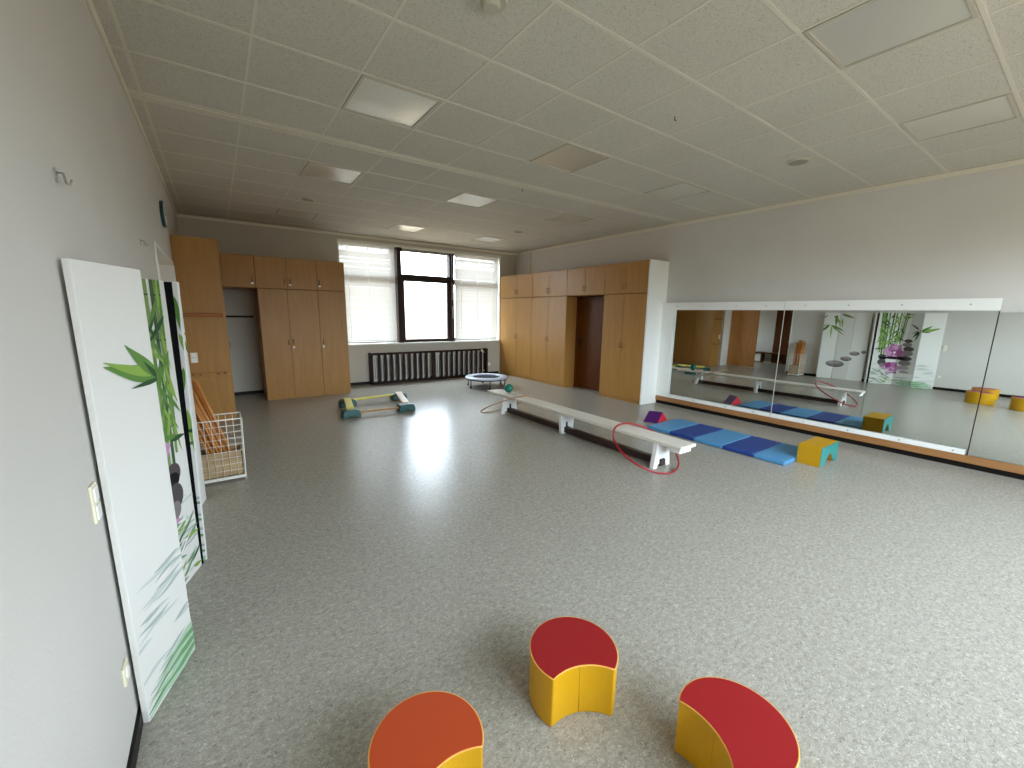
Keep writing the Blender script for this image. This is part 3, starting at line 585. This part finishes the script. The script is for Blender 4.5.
part('rim', MB().tube([tc+Vector((0.45*math.cos(2*PI*i/48), 0.45*math.sin(2*PI*i/48), 0.19)) for i in range(48)], 0.014, 8, True), 'tramleg', t_)
for i in range(6):
    a = 2*PI*i/6+0.15; p = tc+Vector((0.43*math.cos(a), 0.43*math.sin(a), 0))
    lg = part('leg', MB().tube([p+Vector((0, 0, 0.19)), p+Vector((0, 0, 0.02))], 0.013, 8), 'tramleg', t_)
    part('rubber_foot', MB().ring(p, 0.021, 0.04, n=14), 'blackpl', lg)
# ------------------------------------------------------------------ wire basket with sticks
x0, x1, y0, y1, zt = -0.30, 0.09, 4.50, 4.75, 0.60
t_ = thing('wire_basket', ((x0+x1)/2, (y0+y1)/2, 0), 'white wire basket trolley holding wooden sticks by the left wall', 'basket')
fr = MB()
def ringz(z, r_, ex=0.0): return MB().tube([(x0-ex, y0-ex, z), (x1+ex, y0-ex, z), (x1+ex, y1+ex, z), (x0-ex, y1+ex, z)], r_, 6, True)
part('rim', ringz(zt, 0.006, 0.012), 'wire', t_)
for (x, y) in ((x0, y0), (x1, y0), (x1, y1), (x0, y1)):
    sx = -0.012 if x == x0 else 0.012; sy_ = -0.012 if y == y0 else 0.012
    part('corner_post', MB().tube([(x, y, 0.0), (x, y, 0.05), (x+sx, y+sy_, zt)], 0.006, 6), 'wire', t_)
wm = MB()
for k in range(1, 9):
    z = 0.05+(zt-0.05)*k/9; e_ = 0.012*(z/zt); wm.tube([(x0-e_, y0-e_, z), (x1+e_, y0-e_, z), (x1+e_, y1+e_, z), (x0-e_, y1+e_, z)], 0.0024, 5, True)
for k in range(1, 7):
    x = x0+(x1-x0)*k/7
    for y, e_ in ((y0, -0.012), (y1, 0.012)): wm.tube([(x, y, 0.05), (x, y+e_, zt)], 0.0024, 5)
for k in range(1, 4):
    y = y0+(y1-y0)*k/4
    for x, e_ in ((x0, -0.012), (x1, 0.012)): wm.tube([(x, y, 0.05), (x+e_, y, zt)], 0.0024, 5)
part('wire_mesh', wm, 'wire', t_)
part('tray', MB().box(x0-0.004, x1+0.004, y0-0.006, y1+0.004, 0.022, 0.05), 'wire', t_, 0.004)
bo = MB(); bx0, bx1, by0, by1 = x0+0.012, x1-0.014, y0+0.012, y1-0.012
bo.box(bx0, bx1, by0, by0+0.006, 0.052, 0.285).box(bx0, bx1, by1-0.006, by1, 0.052, 0.285).box(bx0, bx0+0.006, by0, by1, 0.052, 0.285).box(bx1-0.006, bx1, by0, by1, 0.052, 0.285).box(bx0, bx1, by0, by1, 0.052, 0.058)
tag(part('cardboard_box', bo, 'card'), 'open tan cardboard box standing inside the wire basket', 'box')
rnd = random.Random(4)
for i in range(18):
    i5, j3 = i % 6, i // 6; jx, jy = rnd.uniform(-0.002, 0.002), rnd.uniform(-0.002, 0.002)
    bxp, byp, zb = -0.11+0.031*i5+jx, 4.55+0.062*j3+jy, 0.075
    tx, ty, tz = -0.376+0.034*i5+jx, 4.585+0.078*j3+jy, rnd.uniform(0.86, 0.99)
    tag(part('wooden_stick', MB().tube([(bxp, byp, zb), (tx, ty, tz)], 0.0115, 8), 'stick'), 'orange-brown wooden stick leaning in the wire basket', 'stick', 'wooden sticks standing in the wire basket')
# ------------------------------------------------------------------ clock, wall hooks
t_ = thing('wall_clock', (XL, 6.19, 2.62), 'teal rimmed round clock high on the left wall above the doorway', 'clock')
part('case', MB().ring((XL, 6.19, 2.62), 0.14, 0.034, 'x', 40), 'clockt', t_, 0.010)
part('dial', MB().ring((XL+0.033, 6.19, 2.62), 0.115, 0.003, 'x', 40), 'white', t_)
part('hand', MB().box(XL+0.036, XL+0.039, 6.186, 6.194, 2.62, 2.70).box(XL+0.036, XL+0.039, 6.19, 6.25, 2.616, 2.624), 'black', t_)
def whook(y, z, lab):
    tag(part('wall_hook', MB().tube([(XL, y, z+0.012), (XL+0.02, y, z+0.012), (XL+0.024, y, z-0.02), (XL+0.034, y, z-0.022), (XL+0.038, y, z-0.005)], 0.004, 6).box(XL, XL+0.004, y-0.01, y+0.01, z-0.02, z+0.025), 'chrome'), lab, 'hook')
whook(2.08, 2.02, 'small metal hook on the left wall above the plain screen panel')
whook(4.05, 2.055, 'small metal hook further along the left wall, below the clock')
# ------------------------------------------------------------------ printed folding screens
def clip(poly, a, b_, z0, z1):
    def cut(ps, f, g_):
        out = []
        for i in range(len(ps)):
            p, q = ps[i-1], ps[i]; fp, fq = f(p), f(q)
            if (fp >= 0) != (fq >= 0):
                t = fp/(fp-fq); out.append((p[0]+(q[0]-p[0])*t, p[1]+(q[1]-p[1])*t))
            if fq >= 0: out.append(q)
        return out
    for f in (lambda p: p[0]-a, lambda p: b_-p[0], lambda p: p[1]-z0, lambda p: z1-p[1]):
        poly = cut(poly, f, None) if poly else []
    return poly
def ell(cx, cz, rx, rz, n=22, rot=0): return [(cx+rx*math.cos(2*PI*i/n)*math.cos(rot)-rz*math.sin(2*PI*i/n)*math.sin(rot), cz+rx*math.cos(2*PI*i/n)*math.sin(rot)+rz*math.sin(2*PI*i/n)*math.cos(rot)) for i in range(n)]
def leaf(x, z, l, wd, ang, bend=0.0):
    n = 9; top = []; bot = []
    for i in range(n+1):
        t = i/n; hw = wd/2*math.sin(PI*min(1, t**0.75))*(1-0.25*t) ; a = ang+bend*(t-0.5)
        px, pz = x+l*t*math.cos(ang+bend*t/2), z+l*t*math.sin(ang+bend*t/2)
        top.append((px-hw*math.sin(a), pz+hw*math.cos(a))); bot.append((px+hw*math.sin(a), pz-hw*math.cos(a)))
    return top[:-1]+[(x+l*math.cos(ang+bend/2), z+l*math.sin(ang+bend/2))]+bot[:-1][::-1][:-1]
def strip(pts, w0, w1):
    n = len(pts); Lp, Rp = [], []
    for i, (x, z) in enumerate(pts):
        a = pts[max(0, i-1)]; b_ = pts[min(n-1, i+1)]; dx, dz = b_[0]-a[0], b_[1]-a[1]; q = math.hypot(dx, dz) or 1; w_ = (w0+(w1-w0)*i/(n-1))/2
        Lp.append((x-dz/q*w_, z+dx/q*w_)); Rp.append((x+dz/q*w_, z-dx/q*w_))
    return Lp+Rp[::-1]
def wave(x0, x1, z, h, seed):
    r = random.Random(seed); ph = r.random()*6; n = 12; T = []; Bt = []
    for i in range(n+1):
        x = x0+(x1-x0)*i/n; e = math.sin(PI*i/n); d = 0.006*math.sin(x*22+ph); T.append((x, z+d+h*e)); Bt.append((x, z+d-h*e*0.6))
    return Bt+T[::-1]
PH = 1.74; TH = 0.022
def screen_panel(parent, p, q, s0, art, hgt=PH, lean=0.0, name='screen_panel', lab=None, tip=None):
    """panel from floor point p to q; the printed side faces the room; art in picture coordinates starting at s0"""
    p, q = Vector((*p, 0)), Vector((*q, 0)); d = (q-p); W = d.length; d.normalize(); n = Vector((d.y, -d.x, 0))   # towards the room
    up_ = (Vector((0, 0, 1))-n*lean).normalized() if tip is None else Vector((tip[0]/hgt, tip[1]/hgt, 1)); z0 = Vector((0, 0, 0.004))
    def X(s, z, off=0.0): return p+z0+d*s+up_*z+n*off
    vs = [X(s, z, o) for o in (-TH, 0) for s, z in ((0, 0), (W, 0), (W, hgt), (0, hgt))]
    c_ = part(name, MB().add(vs, [(0, 1, 2, 3), (7, 6, 5, 4), (0, 4, 5, 1), (1, 5, 6, 2), (2, 6, 7, 3), (3, 7, 4, 0)]), 'canvas', parent, 0.002)
    if lab: c_['label'] = lab
    if art:
        mats_ = []; mb = MB(); lay = 0
        for ink, poly in art:
            if ink not in mats_: mats_.append(ink)
            lay += 1; mi = mats_.index(ink); pl = clip(poly, s0+0.0005, s0+W-0.0005, 0.001, hgt-0.001)
            if len(pl) < 3: continue
            tri = [Vector((a, b_, 0)) for a, b_ in pl]
            from mathutils.geometry import tessellate_polygon
            fs = tessellate_polygon([tri]); o_ = 0.0006+0.00002*lay
            mb.add([X(a-s0, b_, o_) for a, b_ in pl], [tuple(f_) for f_ in fs], mi)
        if mb.v:
            me = part('printed_picture', mb, ['ink_'+k for k in mats_], c_)
    return c_
rnd = random.Random(11)
# picture A/B (bamboo, orchid, stones) in coordinates: A covers s<0, B2+B3 cover 0..0.8
art = []
WA = 0.355
# water ripples all along the bottom
for k in range(46):
    z = 0.05+0.5*(k/46)**1.15; x = -0.45+rnd.random()*1.1; l = 0.12+rnd.random()*0.30; art.append(('ripple' if k % 3 else 'rippleD', wave(x, x+l, z, 0.006+0.006*(1-z), k)))
for k in range(7): art.append(('greenw' if k % 2 else 'greenp', wave(-0.45+0.03*k, 0.30+0.02*k, 0.015+0.02*k, 0.018, 90+k)))
art.append(('fog', [(0.0, 0.30), (0.30, 0.30), (0.22, 1.735), (0.0, 1.735)]))
for i, (s_, z, rx, rz, k) in enumerate([(0.16, 1.08, 0.085, 0.042, 'stoneD'), (0.17, 0.99, 0.10, 0.05, 'stone'), (0.13, 0.89, 0.11, 0.058, 'stoneD'), (0.15, 0.785, 0.125, 0.068, 'stone'), (0.18, 0.66, 0.15, 0.06, 'stoneD'), (0.16, 0.55, 0.13, 0.06, 'stone'), (0.17, 0.44, 0.12, 0.05, 'stoneL'), (0.14, 0.34, 0.10, 0.035, 'stoneL')]):
    art.append((k, ell(s_+0.05, z, rx, rz)))
# bamboo stalks, fanning from top
stk = [(0.79, 0.765, 0.026, 'leafM', 0.95), (0.755, 0.745, 0.032, 'stalk', 0.78), (0.72, 0.70, 0.034, 'stalkD', 0.55), (0.66, 0.655, 0.036, 'stalk', 0.60), (0.58, 0.60, 0.030, 'stalkD', 0.70), (0.53, 0.555, 0.030, 'stalk', 0.78), (0.45, 0.49, 0.026, 'stalkD', 0.88), (0.40, 0.45, 0.028, 'leafL', 0.95), (0.33, 0.385, 0.022, 'stalkD', 1.02), (0.29, 0.35, 0.02, 'stalk', 1.08)]
for (st_, sb, wd, k, zb) in stk:
    art.append((k, strip([(st_+(sb-st_)*i/8, 1.74+(zb-1.74)*i/8) for i in range(9)], wd, wd*0.8)))
    for j in range(5):
        z = 1.66-j*0.24; x = st_+(sb-st_)*(1.74-z)/(1.74-zb)
        if z > zb: art.append(('leafD' if k != 'trunk' else 'black', [(x-wd*0.55, z-0.004), (x+wd*0.55, z-0.004), (x+wd*0.55, z+0.004), (x-wd*0.55, z+0.004)]))
inks = ['leafL', 'leafM', 'leafD', 'leafM', 'leafL']
for k in range(46):
    x = 0.40+rnd.random()*0.36; z = 1.72-rnd.random()*0.75; a = -PI/2+rnd.uniform(-1.0, 1.0); art.append((inks[k % 5], leaf(x, z, 0.12+rnd.random()*0.13, 0.02+rnd.random()*0.018, a, rnd.uniform(-0.4, 0.4))))
for (x, z, l, a, k) in [(0.76, 1.66, 0.22, -2.1, 'leafM'), (0.80, 1.55, 0.26, -2.4, 'leafD'), (0.74, 1.46, 0.22, -1.2, 'leafL'), (0.80, 1.36, 0.24, -2.2, 'leafM'), (0.76, 1.74, 0.2, -1.5, 'leafL'), (0.34, 1.62, 0.16, PI*0.95, 'leafM'), (0.36, 1.70, 0.2, PI*1.02, 'leafM'), (0.40, 1.38, 0.18, -2.0, 'leafD'), (0.42, 1.66, 0.18, -2.7, 'leafL'), (0.74, 1.20, 0.26, -2.0, 'leafM'), (0.73, 1.28, 0.24, -1.1, 'leafL'), (0.72, 1.05, 0.26, -1.75, 'leafL'), (0.70, 0.86, 0.16, 0.1, 'leafD'), (0.76, 0.88, 0.2, 3.1, 'leafM')]:
    art.append((k, leaf(x, z, l, 0.034, a, -0.2)))
# branch node between A and B with leaves on both sides
for (x, z, l, a, k, wd) in [(0.045, 1.345, 0.14, 0.9, 'leafD', 0.026), (0.04, 1.35, 0.2, 0.55, 'stoneD', 0.018), (0.05, 1.33, 0.16, -0.6, 'leafM', 0.03), (0.03, 1.32, 0.2, -0.95, 'black', 0.05), (0.02, 1.30, 0.24, -1.25, 'leafD', 0.045), (0.11, 1.42, 0.12, 0.5, 'leafD', 0.024)]:
    art.append((k, leaf(x, z, l, wd, a)))
art.append(('leafM', leaf(0.02, 1.315, 0.335, 0.075, PI-0.13, -0.18))); art.append(('leafL', leaf(0.02, 1.325, 0.335, 0.045, PI-0.13, -0.22))); art.append(('leafD', leaf(0.02, 1.30, 0.20, 0.022, PI+0.06, 0)))
art.append(('leafM', leaf(0.02, 1.315, 0.24, 0.062, PI-0.50, -0.25))); art.append(('leafD', leaf(0.02, 1.30, 0.13, 0.03, PI-0.62, -0.2)))
# orchid and its reflection
oc = (0.46, 0.80)
for a, l, wd, k in [(-0.9, 0.2, 0.17, 'pink'), (-2.1, 0.2, 0.17, 'pinkL'), (0.2, 0.23, 0.24, 'pinkL'), (1.25, 0.23, 0.22, 'pink'), (2.2, 0.23, 0.24, 'pinkL'), (3.3, 0.24, 0.22, 'pink')]:
    art.append((k, leaf(oc[0], oc[1], l, wd, a)))
for a in (0.3, 1.3, 2.3, 3.4, 4.2, 5.3): art.append(('magenta', leaf(oc[0], oc[1], 0.10, 0.035, a)))
art.append(('white', ell(oc[0], oc[1]-0.01, 0.022, 0.026)))
for a, l, k in [(-0.3, 0.17, 'pinkr'), (-1.3, 0.2, 'pinkr'), (-2.2, 0.18, 'pink'), (3.4, 0.17, 'pinkr'), (0.5, 0.12, 'magenta'), (2.5, 0.12, 'pink')]: art.append((k, leaf(oc[0]+0.02, 0.45, l*1.3, 0.17, a)))
art.append(('black', ell(0.42, 0.655, 0.24, 0.034))); art.append(('stoneD', ell(0.675, 0.675, 0.075, 0.062))); art.append(('black', ell(0.66, 0.64, 0.07, 0.045))); art.append(('stoneD', ell(0.67, 0.545, 0.078, 0.075))); art.append(('stone', ell(0.655, 0.47, 0.05, 0.05)))
for k in range(34):
    x = 0.42+rnd.random()*0.36; z = 0.02+rnd.random()*0.36; art.append((['leafM', 'greenw', 'leafL', 'white', 'leafD'][k % 5], leaf(x, z, 0.1+rnd.random()*0.1, 0.014+rnd.random()*0.012, rnd.choice((0.35, 0.2, 2.8, -0.3)), 0.3)))
for k in range(5): art.append(('white', wave(0.12+0.03*k, 0.62, 0.10+0.055*k, 0.006, 50+k)))
t_ = thing('folding_screen', (-0.3, 2.5, 0), 'white folding screen printed with bamboo, a pink orchid and stones, nearest on the left wall', 'folding screen')
A0, A1, B2_, B3_, B4a, B4b = (-0.361, 1.90), (-0.231, 2.245), (-0.376, 2.628), (-0.222, 3.045), (-0.201, 3.085), (-0.377, 3.150)
screen_panel(t_, A0, A1, -Vector((A1[0]-A0[0], A1[1]-A0[1])).length, art, lab='plain white screen panel with one green leaf')
l2 = math.hypot(B2_[0]-A1[0], B2_[1]-A1[1]); l3 = math.hypot(B3_[0]-B2_[0], B3_[1]-B2_[1])
screen_panel(t_, (A1[0]-0.004, A1[1]+0.012), (B2_[0], B2_[1]-0.004), 0.0, art)
screen_panel(t_, B2_, B3_, l2, art)
part('hinge_strip', MB().add([(-0.224, 3.046, 0.004), (-0.213, 3.058, 0.004), (-0.188, 3.062, PH), (-0.224, 3.046, PH), (-0.228, 3.066, 0.004), (-0.217, 3.068, 0.004), (-0.194, 3.075, PH), (-0.228, 3.066, PH)], [(0, 1, 2, 3), (7, 6, 5, 4), (0, 4, 5, 1), (1, 5, 6, 2), (2, 6, 7, 3), (3, 7, 4, 0)]), 'hinge', t_)
art4 = [('greenp', [(0, 0), (0.3, 0), (0.3, 0.05), (0, 0.05)])]
for k in range(12): art4.append((['white', 'greenw', 'rippleD'][k % 3], wave(-0.05, 0.3, 0.04+0.035*k, 0.012, k)))
for (x, z, l, a, k) in [(0.165, 1.66, 0.2, -1.5, 'leafM'), (0.17, 1.45, 0.2, -1.3, 'leafL'), (0.175, 1.25, 0.22, -1.7, 'leafM'), (0.17, 1.0, 0.3, -1.5, 'leafL'), (0.15, 0.86, 0.14, 0.1, 'leafD'), (0.15, 0.78, 0.14, 0.2, 'leafM')]: art4.append((k, leaf(x, z, l, 0.03, a)))
screen_panel(t_, B4b, B4a, 0.0, art4, tip=(0.036, 0))
# stone screen
t_ = thing('folding_screen', (-0.3, 3.7, 0), 'white folding screen printed with grey stones and bamboo leaves, further along the left wall', 'folding screen')
artC = []
for (s_, z, rx, rz) in [(0.61, 0.41, 0.20, 0.085), (0.39, 0.56, 0.12, 0.055), (0.23, 0.71, 0.105, 0.05), (0.055, 0.76, 0.05, 0.04)]:
    artC.append(('stoneD', ell(s_, z-0.012, rx, rz))); artC.append(('stone', ell(s_, z, rx, rz*0.85))); artC.append(('stoneL', ell(s_+rx*0.1, z+rz*0.25, rx*0.7, rz*0.4)))
for (x, z, l, a, k, wd) in [(0.98, 1.70, 0.30, -0.95, 'leafM', 0.06), (0.78, 1.66, 0.26, -2.3, 'leafD', 0.03), (0.72, 1.68, 0.30, -1.6, 'leafM', 0.05), (0.62, 1.70, 0.30, -2.8, 'leafM', 0.045), (0.60, 1.6, 0.25, -1.7, 'leafL', 0.03), (0.84, 1.42, 0.34, -0.2, 'leafL', 0.02), (0.82, 1.41, 0.34, 3.5-6.28+0.1, 'leafM', 0.045),
                         (0.84, 1.42, 0.28, -0.85, 'leafM', 0.05), (0.80, 1.41, 0.36, -1.6, 'leafL', 0.026), (0.78, 1.36, 0.36, -2.5, 'leafM', 0.022), (0.72, 1.62, 0.28, -2.0, 'leafL', 0.025), (0.9, 1.68, 0.25, -0.8, 'leafL', 0.03)]:
    artC.append((k, leaf(x, z, l*1.05, wd*1.35, a)))
CP = [(-0.30, 3.20), (-0.265, 3.52), (-0.285, 3.845), (-0.214, 4.170)]; s_ = 0
for i in range(3):
    W_ = math.hypot(CP[i+1][0]-CP[i][0], CP[i+1][1]-CP[i][1]); g0 = 0.004 if i else 0
    screen_panel(t_, (CP[i][0], CP[i][1]+g0), (CP[i+1][0], CP[i+1][1]-g0), s_, artC, 1.735); s_ += W_
